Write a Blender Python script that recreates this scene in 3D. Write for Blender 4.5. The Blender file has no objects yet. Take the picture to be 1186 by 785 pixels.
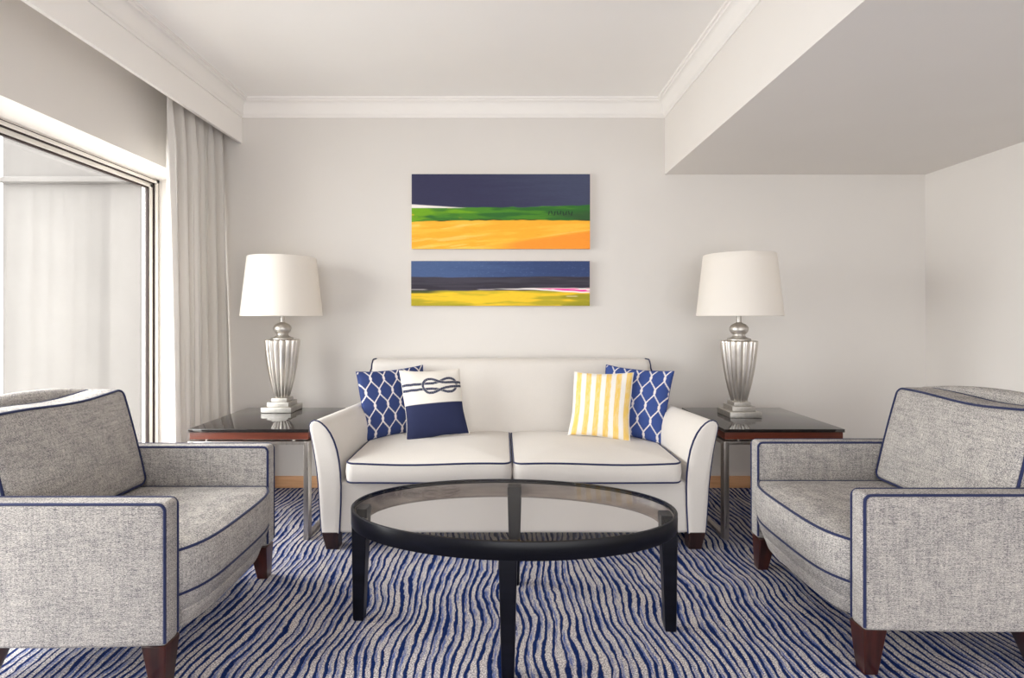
import bpy, bmesh, math, random
import numpy as np
from mathutils import Vector, Matrix

# ------------------------------------------------------------------ camera, world, exposure
SC = bpy.context.scene
COL = SC.collection
PI = math.pi
CAM_H = 1.15
F_PX = 600.0
cam_d = bpy.data.cameras.new('camera')
cam = bpy.data.objects.new('camera', cam_d)
COL.objects.link(cam)
cam.location = (0, 0, CAM_H)
cam.rotation_euler = (PI / 2, 0, 0)
cam_d.sensor_fit = 'HORIZONTAL'
cam_d.sensor_width = 36.0
cam_d.lens = F_PX / 1186 * 36.0
cam_d.shift_x = 11 / 1186
cam_d.shift_y = -26.5 / 1186
cam_d.clip_start = 0.05
SC.camera = cam

SKY_BASE, SKY_GLOW = 3.2, 10.0     # overcast dome, and the brighter side of the sky facing the window
world = bpy.data.worlds.new('overcast_sky')
SC.world = world
world.use_nodes = True
bg = world.node_tree.nodes['Background']
bg.inputs[0].default_value = (1.0, 1.0, 0.995, 1)
wt = world.node_tree
wco = wt.nodes.new('ShaderNodeTexCoord')
wdot = wt.nodes.new('ShaderNodeVectorMath')
wdot.operation = 'DOT_PRODUCT'
wdot.inputs[1].default_value = Vector((-0.85, -0.12, 0.38)).normalized()
wt.links.new(wco.outputs['Generated'], wdot.inputs[0])


def wmath(op, a, b):
    nd = wt.nodes.new('ShaderNodeMath')
    nd.operation = op
    for i, v in enumerate((a, b)):
        if hasattr(v, 'is_output'):
            wt.links.new(v, nd.inputs[i])
        else:
            nd.inputs[i].default_value = v
    return nd.outputs[0]


wl_ = wmath('POWER', wmath('MAXIMUM', wdot.outputs['Value'], 0.0), 2.5)
wsep = wt.nodes.new('ShaderNodeSeparateXYZ')
wt.links.new(wco.outputs['Generated'], wsep.inputs[0])
# below the horizon lies the land, duller than the sky
whor = wmath('ADD', 0.8, wmath('MULTIPLY', wmath('MINIMUM', wmath('MAXIMUM', wmath('ADD', wmath('MULTIPLY', wsep.outputs[2], 6.0), 0.5), 0.0), 1.0), 0.20))
wt.links.new(wmath('MULTIPLY', wmath('ADD', wmath('MULTIPLY', wl_, SKY_GLOW), SKY_BASE), whor), bg.inputs[1])

SC.view_settings.view_transform = 'Standard'
SC.view_settings.look = 'None'
SC.view_settings.gamma = 1
SC.view_settings.use_curve_mapping = False
SC.view_settings.exposure = 0.50
SC.cycles.max_bounces = 14
SC.cycles.diffuse_bounces = 9
SC.cycles.transparent_max_bounces = 16


def portal(name, loc, rot, sx, sy):
    l = bpy.data.lights.new(name, 'AREA')
    l.shape = 'RECTANGLE'
    l.size, l.size_y = sx, sy
    l.cycles.is_portal = True
    o = bpy.data.objects.new(name, l)
    o.location, o.rotation_euler = loc, rot
    COL.objects.link(o)


# the room: window wall on the left, an added opening behind the camera for fill light
XW, XF = -2.0, -2.22          # inner face of window wall, plane of the window frame
YB, YR = 3.48, -2.6           # back wall, rear wall (behind the camera)
XR = 2.84
ZC = 2.60
RX0, RX1, RZ1 = -1.2, 2.4, 2.2     # unseen opening added in the rear wall to let in fill light
Z_SOF = 2.03                  # top of window opening
WY0, WY1 = 0.95, 3.355        # window opening along the wall
portal('window_daylight', (XF - 0.1, (WY0 + WY1) / 2, Z_SOF / 2), (0, -PI / 2, 0), Z_SOF, WY1 - WY0)
portal('rear_fill_portal', ((RX0 + RX1) / 2, YR - 0.1, RZ1 / 2), (PI / 2, 0, 0), RX1 - RX0, RZ1)


# ------------------------------------------------------------------ material helpers
def lin(c):
    c = c / 255.0
    return c / 12.92 if c <= 0.04045 else ((c + 0.055) / 1.055) ** 2.4


def rgb(r, g, b):
    return (lin(r), lin(g), lin(b), 1.0)


class G:
    """small node-graph writer"""
    def __init__(self, name):
        self.m = bpy.data.materials.new(name)
        self.m.use_nodes = True
        self.t = self.m.node_tree
        self.n = self.t.nodes
        self.p = self.n['Principled BSDF']
        self.out = self.n['Material Output']

    def _in(self, sock, v):
        if hasattr(v, 'is_output'):
            self.t.links.new(v, sock)
        elif v is not None:
            if sock.type == 'RGBA' and isinstance(v, (int, float)):
                v = (v, v, v, 1)
            sock.default_value = v

    def node(self, typ, **kw):
        nd = self.n.new(typ)
        for k, v in kw.items():
            setattr(nd, k, v)
        return nd

    def math(self, op, a, b=None, c=None, clamp=False):
        nd = self.node('ShaderNodeMath', operation=op, use_clamp=clamp)
        self._in(nd.inputs[0], a)
        if b is not None:
            self._in(nd.inputs[1], b)
        if c is not None:
            self._in(nd.inputs[2], c)
        return nd.outputs[0]

    def coord(self, which='Object'):
        return self.node('ShaderNodeTexCoord').outputs[which]

    def xyz(self, v):
        nd = self.node('ShaderNodeSeparateXYZ')
        self._in(nd.inputs[0], v)
        return nd.outputs

    def vec(self, x, y, z=0.0):
        nd = self.node('ShaderNodeCombineXYZ')
        for i, v in enumerate((x, y, z)):
            self._in(nd.inputs[i], v)
        return nd.outputs[0]

    def scale(self, v, s):
        nd = self.node('ShaderNodeVectorMath', operation='MULTIPLY')
        self._in(nd.inputs[0], v)
        nd.inputs[1].default_value = s
        return nd.outputs[0]

    def noise(self, v, scale=1.0, detail=2.0, rough=0.5):
        nd = self.node('ShaderNodeTexNoise')
        self._in(nd.inputs['Vector'], v)
        nd.inputs['Scale'].default_value = scale
        nd.inputs['Detail'].default_value = detail
        nd.inputs['Roughness'].default_value = rough
        return nd.outputs['Fac']

    def smooth(self, v, a, b):
        nd = self.node('ShaderNodeMapRange', interpolation_type='SMOOTHSTEP')
        self._in(nd.inputs['Value'], v)
        nd.inputs['From Min'].default_value = a
        nd.inputs['From Max'].default_value = b
        return nd.outputs[0]

    def mix(self, f, a, b):
        nd = self.node('ShaderNodeMix', data_type='RGBA')
        self._in(nd.inputs[0], f)
        self._in(nd.inputs[6], a)
        self._in(nd.inputs[7], b)
        return nd.outputs[2]

    def bump(self, h, strength=0.2, dist=0.002):
        nd = self.node('ShaderNodeBump')
        self._in(nd.inputs['Height'], h)
        nd.inputs['Strength'].default_value = strength
        nd.inputs['Distance'].default_value = dist
        self.t.links.new(nd.outputs[0], self.p.inputs['Normal'])

    def set(self, color=None, rough=0.5, metal=0.0, spec=None, sheen=None, coat=None):
        self._in(self.p.inputs['Base Color'], color)
        self._in(self.p.inputs['Roughness'], rough)
        self._in(self.p.inputs['Metallic'], metal)
        if spec is not None:
            self.p.inputs['Specular IOR Level'].default_value = spec
        if sheen is not None:
            self.p.inputs['Sheen Weight'].default_value = sheen
        if coat is not None:
            self.p.inputs['Coat Weight'].default_value = coat
            self.p.inputs['Coat Roughness'].default_value = 0.08
        return self.m


def paint(name, c, rough=0.75, var=0.02, bump=0.04):
    g = G(name)
    co = g.coord()
    n = g.noise(co, 3.0, 4)
    lo = tuple(x * (1 - var) for x in c[:3]) + (1,)
    hi = tuple(min(1, x * (1 + var)) for x in c[:3]) + (1,)
    g.bump(g.noise(co, 220, 2), bump, 0.001)
    return g.set(g.mix(n, lo, hi), rough, spec=0.25)


def cloth(name, c, rough=0.85, weave=900, depth=0.12, sheen=0.15):
    g = G(name)
    co = g.coord()
    h = g.noise(g.scale(co, (0.25, 0.25, 1.0)), weave, 1)
    v = g.noise(g.scale(co, (1.0, 1.0, 0.2)), weave, 1)
    w = g.math('MULTIPLY', g.math('ADD', h, v), 0.5)
    slub = g.noise(co, 9, 3)
    f = g.math('ADD', g.math('MULTIPLY', w, 0.8), g.math('MULTIPLY', slub, 0.2))
    lo = tuple(x * (1 - depth) for x in c[:3]) + (1,)
    hi = tuple(min(1, x * (1 + depth)) for x in c[:3]) + (1,)
    g.bump(w, 0.15, 0.001)
    return g.set(g.mix(f, lo, hi), rough, spec=0.2, sheen=sheen)


def make_tweed():
    g = G('grey_tweed')
    co = g.coord()
    h = g.noise(g.scale(co, (0.25, 0.25, 1.0)), 820, 1)
    v = g.noise(g.scale(co, (1.0, 1.0, 0.2)), 820, 1)
    # herringbone twill: fine diagonals that flip in narrow columns
    x, y, z = g.xyz(co)
    a = g.math('ADD', x, y)
    tri = g.math('PINGPONG', a, 0.008)
    dia = g.math('SINE', g.math('MULTIPLY', g.math('ADD', g.math('ADD', z, g.math('MULTIPLY', x, 0.7)), tri), 2 * PI / 0.0065))
    s = g.math('ADD', g.math('MULTIPLY', h, 0.5), g.math('MULTIPLY', v, 0.5))
    s = g.math('ADD', s, g.math('MULTIPLY', dia, 0.03))
    s = g.math('ADD', s, g.math('MULTIPLY', g.math('SUBTRACT', g.noise(co, 14, 3), 0.5), 0.10))
    slub_h = g.noise(g.scale(co, (0.12, 0.12, 1.0)), 150, 1)
    slub_v = g.noise(g.scale(co, (1.0, 1.0, 0.10)), 150, 1)
    s = g.math('ADD', s, g.math('MULTIPLY', g.math('SUBTRACT', g.math('ADD', slub_h, slub_v), 1.0), 0.14))
    f = g.smooth(s, 0.25, 0.75)
    c = g.mix(f, rgb(74, 74, 84), rgb(214, 208, 200))
    g.bump(s, 0.10, 0.001)
    return g.set(c, 0.9, spec=0.1)


def make_carpet():
    g = G('striped_carpet')
    x, y, z = g.xyz(g.coord())
    w1 = g.noise(g.vec(g.math('MULTIPLY', x, 1.6), g.math('MULTIPLY', y, 2.2)), 1.0, 1)
    w2 = g.noise(g.vec(g.math('MULTIPLY', x, 12), g.math('MULTIPLY', y, 5)), 1.0, 2)
    w3 = g.noise(g.vec(g.math('MULTIPLY', x, 30), g.math('MULTIPLY', y, 30)), 1.0, 1)
    u = g.math('ADD', x, g.math('MULTIPLY', w1, 0.16))
    u = g.math('ADD', u, g.math('MULTIPLY', w2, 0.034))
    u = g.math('ADD', u, g.math('MULTIPLY', w3, 0.010))
    ph = g.math('DIVIDE', u, 0.030)
    f = g.math('FRACT', ph)
    idx = g.math('FLOOR', ph)
    # every band has its own blueness that drifts along its length
    drift = g.noise(g.vec(g.math('MULTIPLY', idx, 7.31), g.math('MULTIPLY', y, 3.2)), 1.0, 2)
    wid = g.noise(g.vec(g.math('MULTIPLY', idx, 3.77), g.math('MULTIPLY', y, 6.0)), 1.0, 1)
    speck = g.noise(g.vec(x, y), 210, 2, 0.7)
    fib = g.noise(g.vec(g.math('MULTIPLY', x, 130), g.math('MULTIPLY', y, 18)), 1.0, 2)
    edge = g.math('ADD', f, g.math('MULTIPLY', g.math('SUBTRACT', speck, 0.5), 0.22))
    half = g.math('ADD', -0.02, g.math('MULTIPLY', wid, 0.42))
    d = g.math('ABSOLUTE', g.math('SUBTRACT', edge, 0.36))
    dark = g.math('SUBTRACT', 1.0, g.smooth(g.math('SUBTRACT', d, half), -0.05, 0.05))
    # a blue haze on one side of each line
    hz = g.math('SUBTRACT', 1.0, g.smooth(g.math('ABSOLUTE', g.math('SUBTRACT', edge, 0.70)), 0.05, 0.30))
    hz = g.math('MULTIPLY', hz, g.smooth(drift, 0.38, 0.55))
    hz = g.math('MULTIPLY', hz, g.smooth(g.math('ADD', g.math('MULTIPLY', fib, 0.6), g.math('MULTIPLY', speck, 0.4)), 0.38, 0.56))
    lightc = g.mix(g.smooth(speck, 0.36, 0.64), rgb(112, 108, 116), rgb(226, 219, 214))
    bluec = g.mix(g.smooth(speck, 0.35, 0.65), rgb(48, 72, 140), rgb(104, 118, 162))
    navy = g.mix(g.smooth(speck, 0.35, 0.7), rgb(11, 26, 68), rgb(31, 52, 108))
    c = g.mix(hz, lightc, bluec)
    c = g.mix(dark, c, navy)
    g.bump(g.math('ADD', speck, g.math('MULTIPLY', dark, -0.3)), 0.5, 0.004)
    return g.set(c, 0.95, spec=0.05)


def make_wood(name, dark, light, rough=0.35, axis='x', coat=0.0, spec=0.4):
    g = G(name)
    co = g.coord()
    s = {'x': (2, 30, 30), 'y': (30, 2, 30), 'z': (30, 30, 2)}[axis]
    n = g.noise(g.scale(co, s), 1.0, 4, 0.6)
    return g.set(g.mix(g.smooth(n, 0.3, 0.7), dark, light), rough, spec=spec, coat=coat)


def make_metal(name, c, rough, lo=0.7, scale=(1, 1, 1), ns=30):
    g = G(name)
    co = g.coord()
    n = g.noise(g.scale(co, scale), ns, 4, 0.65)
    d = tuple(x * lo for x in c[:3]) + (1,)
    r = g.math('ADD', rough, g.math('MULTIPLY', n, 0.15))
    return g.set(g.mix(g.smooth(n, 0.3, 0.65), d, c), r, metal=1.0)


def make_glass(name, tint, rough=0.0, refl=1.0):
    """thin clear glass: see-through, with Schlick reflection on both faces"""
    g = G(name)
    g.n.remove(g.p)
    geo = g.node('ShaderNodeNewGeometry')
    dt = g.node('ShaderNodeVectorMath', operation='DOT_PRODUCT')
    g.t.links.new(geo.outputs['Normal'], dt.inputs[0])
    g.t.links.new(geo.outputs['Incoming'], dt.inputs[1])
    c = g.math('SUBTRACT', 1.0, g.math('ABSOLUTE', dt.outputs['Value']))
    fr = g.math('MULTIPLY', g.math('ADD', 0.04, g.math('MULTIPLY', g.math('POWER', c, 5.0), 0.96)), refl)
    tr = g.node('ShaderNodeBsdfTransparent')
    tr.inputs[0].default_value = tint
    gl = g.node('ShaderNodeBsdfGlossy')
    gl.inputs['Color'].default_value = (1, 1, 1, 1)
    gl.inputs['Roughness'].default_value = rough
    mx = g.node('ShaderNodeMixShader')
    g.t.links.new(fr, mx.inputs[0])
    g.t.links.new(tr.outputs[0], mx.inputs[1])
    g.t.links.new(gl.outputs[0], mx.inputs[2])
    g.t.links.new(mx.outputs[0], g.out.inputs[0])
    return g.m


def make_sheer(name, c, transl, weave=500):
    """cloth that lets some light through"""
    g = G(name)
    co = g.coord()
    n = g.noise(g.scale(co, (1, 1, 0.5)), weave, 2)
    lo = tuple(x * 0.97 for x in c[:3]) + (1,)
    colr = g.mix(n, lo, c)
    g.set(colr, 0.9, spec=0.1)
    tl = g.node('ShaderNodeBsdfTranslucent')
    g.t.links.new(colr, tl.inputs[0])
    mx = g.node('ShaderNodeMixShader')
    mx.inputs[0].default_value = transl
    g.t.links.new(g.p.outputs[0], mx.inputs[1])
    g.t.links.new(tl.outputs[0], mx.inputs[2])
    g.t.links.new(mx.outputs[0], g.out.inputs[0])
    return g.m


def make_printed(name, rough=0.8, strokes=0.0):
    """colours printed / painted on the surface, stored per vertex, with thread or brush grain"""
    g = G(name)
    at = g.node('ShaderNodeAttribute', attribute_name='print')
    co = g.coord()
    n = g.noise(g.scale(co, (0.2, 1, 1)), 160 if strokes else 700, 3)
    mul = g.math('ADD', 0.9, g.math('MULTIPLY', n, 0.2))
    mm = g.node('ShaderNodeVectorMath', operation='MULTIPLY')
    g.t.links.new(at.outputs['Color'], mm.inputs[0])
    g.t.links.new(g.vec(mul, mul, mul), mm.inputs[1])
    g.bump(n, 0.15, 0.001)
    return g.set(mm.outputs[0], rough, spec=0.25)


M = {}
M['wall'] = paint('wall_paint', rgb(230, 226, 221))
M['wall_grey'] = paint('back_wall_paint', rgb(220, 216, 211))
M['ceiling'] = paint('ceiling_paint', rgb(247, 245, 242))
M['trim'] = paint('trim_paint', rgb(242, 239, 235), 0.55)
M['render'] = paint('balcony_render', rgb(97, 94, 92), 0.9, 0.10, 0.05)
M['slab'] = paint('balcony_slab', rgb(172, 168, 162), 0.9, 0.08, 0.3)
M['carpet'] = make_carpet()
M['oak'] = make_wood('oak_skirting', rgb(202, 150, 108), rgb(226, 178, 134), 0.4, 'x')
M['alu'] = make_metal('window_aluminium', (0.62, 0.60, 0.57, 1), 0.4, 0.92)
M['alu_white'] = paint('window_lacquer', rgb(222, 217, 210), 0.4)
M['gasket'] = paint('dark_gasket', rgb(60, 50, 48), 0.6)
M['pane'] = make_glass('window_glass', (0.97, 0.975, 0.97, 1))
M['table_glass'] = make_glass('clear_table_glass', (0.965, 0.96, 0.955, 1), 0.0, 0.22)
M['curtain'] = make_sheer('curtain_linen', rgb(224, 220, 215), 0.16)
M['shade'] = make_sheer('lampshade_linen', rgb(246, 242, 236), 0.35, 700)
M['white_fabric'] = cloth('ivory_upholstery', rgb(212, 207, 201))
M['navy_piping'] = cloth('navy_piping', rgb(38, 45, 80), 0.8)
M['tweed'] = make_tweed()
M['mahogany'] = make_wood('mahogany', rgb(30, 12, 9), rgb(68, 28, 20), 0.3, 'z', 0.3)
M['dark_feet'] = make_wood('dark_stained_wood', rgb(24, 14, 14), rgb(52, 30, 26), 0.3, 'z', 0.3)
M['apron'] = make_wood('rosewood', rgb(74, 32, 20), rgb(116, 54, 34), 0.4, 'x', 0.1)
g = G('black_glass')
M['black_glass'] = g.set(g.mix(g.noise(g.coord(), 6, 2), rgb(22, 18, 18), rgb(32, 26, 26)), 0.045, spec=0.8)
M['ebony'] = make_wood('ebony_lacquer', rgb(6, 7, 14), rgb(14, 15, 25), 0.30, 'x', 0.0, 0.22)
M['ring'] = make_wood('satin_inner_ring', rgb(96, 88, 84), rgb(122, 112, 106), 0.4, 'x')
M['steel'] = make_metal('brushed_steel', (0.55, 0.52, 0.49, 1), 0.22, 0.85, (1, 1, 0.05), 120)
M['silver'] = make_metal('silver_leaf', (0.74, 0.70, 0.65, 1), 0.24, 0.78, (1, 1, 0.25), 20)
M['silver_plain'] = make_metal('silver_leaf_plain', (0.58, 0.555, 0.52, 1), 0.36, 0.85, (1, 1, 1), 60)
M['canvas'] = make_printed('oil_paint', 0.55, 1.0)
M['canvas_side'] = cloth('primed_canvas', rgb(214, 200, 186), 0.8)
M['print'] = make_printed('printed_cotton', 0.85)
M['navy_cotton'] = cloth('navy_cotton', rgb(38, 58, 124))
M['cream_cotton'] = cloth('cream_cotton', rgb(224, 219, 211))


# ------------------------------------------------------------------ mesh helpers
class MB:
    def __init__(self):
        self.bm = bmesh.new()

    def grid_faces(self, rows, close_u=False, close_v=False):
        """rows: list of rings (lists of coordinates); quads between them"""
        V = [[self.bm.verts.new(p) for p in r] for r in rows]
        nr, nc = len(V), len(V[0])
        for i in range(nr if close_v else nr - 1):
            a, b = V[i], V[(i + 1) % nr]
            for j in range(nc if close_u else nc - 1):
                k = (j + 1) % nc
                self.bm.faces.new((a[j], a[k], b[k], b[j]))
        return V

    def loft(self, rings, cap0=True, cap1=True):
        V = self.grid_faces(rings, close_u=True)
        if cap0:
            self.bm.faces.new(list(reversed(V[0])))
        if cap1:
            self.bm.faces.new(V[-1])
        return self

    def rbox(self, c, h, r, flat=1, k=3, deform=None):
        """rounded box: centre c, half sizes h, edge radius r; flat = cells on every flat face"""
        axes = []
        for a in range(3):
            n = flat[a] if isinstance(flat, (tuple, list)) else flat
            ra = min(r, h[a] * 0.999)
            e = [-h[a] + ra * i / k for i in range(k)]
            m = [-(h[a] - ra) + 2 * (h[a] - ra) * i / n for i in range(n + 1)]
            axes.append(e + m + [-x for x in reversed(e)])
        cache = {}

        def v(i, j, l):
            key = (i, j, l)
            if key not in cache:
                p = (axes[0][i], axes[1][j], axes[2][l])
                q = []
                for a in range(3):
                    ra = min(r, h[a] * 0.999)
                    q.append(max(-(h[a] - ra), min(h[a] - ra, p[a])))
                d = Vector((p[0] - q[0], p[1] - q[1], p[2] - q[2]))
                if d.length > 1e-9:
                    # equal-angle mapping keeps the rounding even
                    d = Vector([math.tan(x / r * PI / 4) if r > 0 else 0 for x in d])
                    d = d.normalized() * r
                w = Vector(q) + d
                w = deform(w) if deform else w
                cache[key] = self.bm.verts.new((w[0] + c[0], w[1] + c[1], w[2] + c[2]))
            return cache[key]
        n = [len(a) for a in axes]
        for a, b, cc in ((0, 1, 2), (1, 2, 0), (2, 0, 1)):
            for side in (0, n[cc] - 1):
                for i in range(n[a] - 1):
                    for j in range(n[b] - 1):
                        q = []
                        for di, dj in ((0, 0), (1, 0), (1, 1), (0, 1)):
                            ix = [0, 0, 0]
                            ix[a], ix[b], ix[cc] = i + di, j + dj, side
                            q.append(v(*ix))
                        if side == 0:
                            q.reverse()
                        try:
                            self.bm.faces.new(q)
                        except ValueError:
                            pass
        return self

    def box(self, lo, hi, bevel=0.0):
        c = [(a + b) / 2 for a, b in zip(lo, hi)]
        h = [abs(b - a) / 2 for a, b in zip(lo, hi)]
        if bevel > 0:
            return self.rbox(c, h, bevel, 1, 2)
        r = bmesh.ops.create_cube(self.bm, size=1.0)
        for vv in r['verts']:
            vv.co = Vector([c[i] + vv.co[i] * 2 * h[i] for i in range(3)])
        return self

    def tube(self, pts, r, closed=False, n=8):
        pts = [Vector(p) for p in pts]
        q = [pts[0]]
        for p in pts[1:]:
            if (p - q[-1]).length > 1e-5:
                q.append(p)
        if closed and (q[0] - q[-1]).length < 1e-5:
            q.pop()
        pts = q
        m = len(pts)
        rows, up = [], None
        for i, p in enumerate(pts):
            a = pts[i - 1] if (i > 0 or closed) else p
            b = pts[(i + 1) % m] if (i < m - 1 or closed) else p
            t = (b - a).normalized()
            if up is None:
                up = t.orthogonal().normalized()
            up = (up - t * up.dot(t))
            up = up.normalized() if up.length > 1e-6 else t.orthogonal().normalized()
            s = t.cross(up)
            rows.append([p + (up * math.cos(2 * PI * j / n) + s * math.sin(2 * PI * j / n)) * r for j in range(n)])
        if closed:
            # choose the joint with least twist
            first = rows[0]
            last = rows[-1]
            best = min(range(n), key=lambda o: sum((first[(j + o) % n] - last[j]).length for j in range(n)))
            V = [[self.bm.verts.new(pp) for pp in rr] for rr in rows]
            for i in range(m):
                off = best if i == m - 1 else 0
                a, b = V[i], V[(i + 1) % m]
                for j in range(n):
                    k = (j + 1) % n
                    self.bm.faces.new((a[j], a[k], b[(k + off) % n], b[(j + off) % n]))
        else:
            self.loft(rows)
        return self

    def lathe(self, prof, n=48, c=(0, 0, 0), mod=None, cap=True):
        rings = []
        for r, z in prof:
            ring = []
            for j in range(n):
                a = 2 * PI * j / n
                rr = r * (mod(a, z) if mod else 1.0)
                ring.append((c[0] + rr * math.cos(a), c[1] + rr * math.sin(a), c[2] + z))
            rings.append(ring)
        return self.loft(rings, cap, cap)

    def build(self, name, mat, parent=None, smooth=True, angle=35, loc=None):
        bmesh.ops.recalc_face_normals(self.bm, faces=self.bm.faces)
        me = bpy.data.meshes.new(name)
        self.bm.to_mesh(me)
        self.bm.free()
        me.materials.append(mat)
        if smooth:
            me.polygons.foreach_set('use_smooth', [True] * len(me.polygons))
            me.set_sharp_from_angle(angle=math.radians(angle))
        o = bpy.data.objects.new(name, me)
        COL.objects.link(o)
        if parent:
            o.parent = parent
        if loc:
            o.location = loc
        return o


def thing(name, label, cat, loc=(0, 0, 0), rz=0.0, group=None):
    o = bpy.data.objects.new(name, None)
    o.empty_display_size = 0.1
    o.location = loc
    o.rotation_euler = (0, 0, rz)
    COL.objects.link(o)
    o['label'], o['category'] = label, cat
    if group:
        o['group'] = group
    return o


def struct(o):
    o['kind'] = 'structure'
    return o


def copy_tree(o, parent=None):
    kids = [c for c in list(bpy.data.objects) if c.parent == o]
    c = o.copy()
    COL.objects.link(c)
    if parent:
        c.parent = parent
    for k in kids:
        copy_tree(k, c)
    return c


def rrect(x0, x1, y0, y1, r, k=6, m=6):
    """rounded-rectangle outline, counter-clockwise, with points along the straights"""
    pts = []
    cs = [(x1 - r, y1 - r, 0), (x0 + r, y1 - r, PI / 2), (x0 + r, y0 + r, PI), (x1 - r, y0 + r, 1.5 * PI)]
    for i, (cx, cy, a0) in enumerate(cs):
        arc = [(cx + r * math.cos(a0 + PI / 2 * j / k), cy + r * math.sin(a0 + PI / 2 * j / k)) for j in range(k + 1)]
        pts += arc
        nx = cs[(i + 1) % 4]
        e = (nx[0] + r * math.cos(nx[2]), nx[1] + r * math.sin(nx[2]))
        s = arc[-1]
        pts += [(s[0] + (e[0] - s[0]) * j / m, s[1] + (e[1] - s[1]) * j / m) for j in range(1, m)]
    return pts


def soft_slab(out, z0, z1, r, crown_top=0.0, crown_bot=0.0, bulge=0.0, k=5, steps=9, deform=None):
    """upholstered slab from a plan outline: rounded edges, crowned top. returns MB"""
    n = len(out)
    cx = sum(p[0] for p in out) / n
    cy = sum(p[1] for p in out) / n
    nrm = []
    for i in range(n):
        a, b = Vector(out[i - 1]), Vector(out[(i + 1) % n])
        t = b - a
        nrm.append(Vector((t.y, -t.x)).normalized())

    def ring(inset, z, s=1.0):
        q = []
        for i in range(n):
            px, py = out[i][0] - nrm[i].x * inset, out[i][1] - nrm[i].y * inset
            px, py = cx + (px - cx) * s, cy + (py - cy) * s
            w = Vector((px, py, z))
            q.append(deform(w) if deform else w)
        return q
    rings = []
    for i in range(steps, 0, -1):
        s = 1 - i / (steps + 0.5)
        rings.append(ring(r, z0 - crown_bot * (1 - s ** 2), max(s, 0.02)))
    for i in range(k + 1):
        a = PI / 2 * i / k
        rings.append(ring(r * (1 - math.sin(a)), z0 + r * (1 - math.cos(a))))
    for i in range(1, 4):
        t = i / 4
        rings.append(ring(-bulge * math.sin(PI * t), z0 + r + (z1 - z0 - 2 * r) * t))
    for i in range(k + 1):
        a = PI / 2 * i / k
        rings.append(ring(r * (1 - math.cos(a)), z1 - r * (1 - math.sin(a))))
    for i in range(1, steps + 1):
        s = 1 - i / (steps + 0.5)
        rings.append(ring(r, z1 + crown_top * (1 - s ** 2.2) ** 0.9, max(s, 0.02)))
    mb = MB()
    mb.loft(rings)
    return mb


def offset_path(out, d):
    n = len(out)
    q = []
    for i in range(n):
        a, b = Vector(out[i - 1]), Vector(out[(i + 1) % n])
        t = b - a
        nn = Vector((t.y, -t.x)).normalized()
        q.append((out[i][0] + nn.x * d, out[i][1] + nn.y * d))
    return q


def tapered_leg(top, bot, wt, wb, z0, z1, dt=None, db=None):
    """square tapered leg from bottom centre bot to top centre top"""
    dt, db = dt or wt, db or wb
    rings = []
    for t in (0, 0.02, 0.98, 1):
        s = 0.93 if t in (0, 1) else 1.0
        cx, cy = bot[0] + (top[0] - bot[0]) * t, bot[1] + (top[1] - bot[1]) * t
        w, d = (wb + (wt - wb) * t) / 2 * s, (db + (dt - db) * t) / 2 * s
        z = z0 + (z1 - z0) * t
        ch = min(w, d) * 0.12
        rings.append([(cx - w + ch, cy - d, z), (cx + w - ch, cy - d, z), (cx + w, cy - d + ch, z), (cx + w, cy + d - ch, z),
                      (cx + w - ch, cy + d, z), (cx - w + ch, cy + d, z), (cx - w, cy + d - ch, z), (cx - w, cy - d + ch, z)])
    mb = MB()
    mb.loft(rings)
    return mb


# ------------------------------------------------------------------ the setting
def sbox(name, lo, hi, mat, bevel=0.0):
    return struct(MB().box(lo, hi, bevel).build(name, mat, smooth=bevel > 0))


sbox('floor', (-2.3, YR - 0.15, -0.10), (XR + 0.15, YB + 0.15, 0.0), M['carpet'])
sbox('ceiling', (-2.3, YR - 0.15, ZC), (XR + 0.15, YB + 0.15, ZC + 0.12), M['ceiling'])
sbox('wall_back', (-2.36, YB, 0.0), (XR + 0.15, YB + 0.15, ZC), M['wall_grey'])
sbox('wall_right', (XR, YR, 0.0), (XR + 0.15, YB, ZC), M['wall'])
wl = MB()
wl.box((-2.325, YR, Z_SOF), (XW, YB, ZC))
wl.box((-2.325, YR, 0), (XW, WY0, Z_SOF))
wl.box((-2.325, WY1, 0), (XW, YB, Z_SOF))
struct(wl.build('wall_left', M['wall'], smooth=False))
wf = MB()
wf.box((-2.325, YR - 0.15, 0), (RX0, YR, ZC))
wf.box((RX1, YR - 0.15, 0), (XR + 0.15, YR, ZC))
wf.box((RX0, YR - 0.15, RZ1), (RX1, YR, ZC))
struct(wf.build('wall_front', M['wall'], smooth=False))
# dropped ceiling on the right
X_BK, Z_BK = 1.09, 2.10
sbox('ceiling_right', (X_BK, YR, Z_BK), (XR, YB, ZC), M['wall'])
# curtain pelmet
X_PL, Z_PL = -1.75, 2.31
pm = MB()
pm.box((X_PL - 0.02, YR, Z_PL), (X_PL, YB, ZC))
struct(pm.build('trim_1', M['trim'], smooth=False))

# cornice: one run along pelmet, back wall and bulkhead
corn = [(0.0, -0.120), (0.006, -0.120), (0.008, -0.108), (0.014, -0.104), (0.016, -0.092)]
for i in range(9):
    a = PI / 2 * i / 8
    corn.append((0.016 + 0.030 * (1 - math.cos(a)), -0.092 + 0.066 * math.sin(a)))
corn += [(0.052, -0.024), (0.054, -0.014), (0.064, -0.012), (0.066, 0.0)]


def cornice(name, seq):
    """seq: list of (wall point, inward direction) stations in plan with mitred ends"""
    mb = MB()
    rows = []
    for (px, py, dx, dy) in seq:
        rows.append([(px + dx * o, py + dy * o, ZC + z) for o, z in corn])
    mb.grid_faces(rows)
    return struct(mb.build(name, M['trim'], angle=50))


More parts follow.
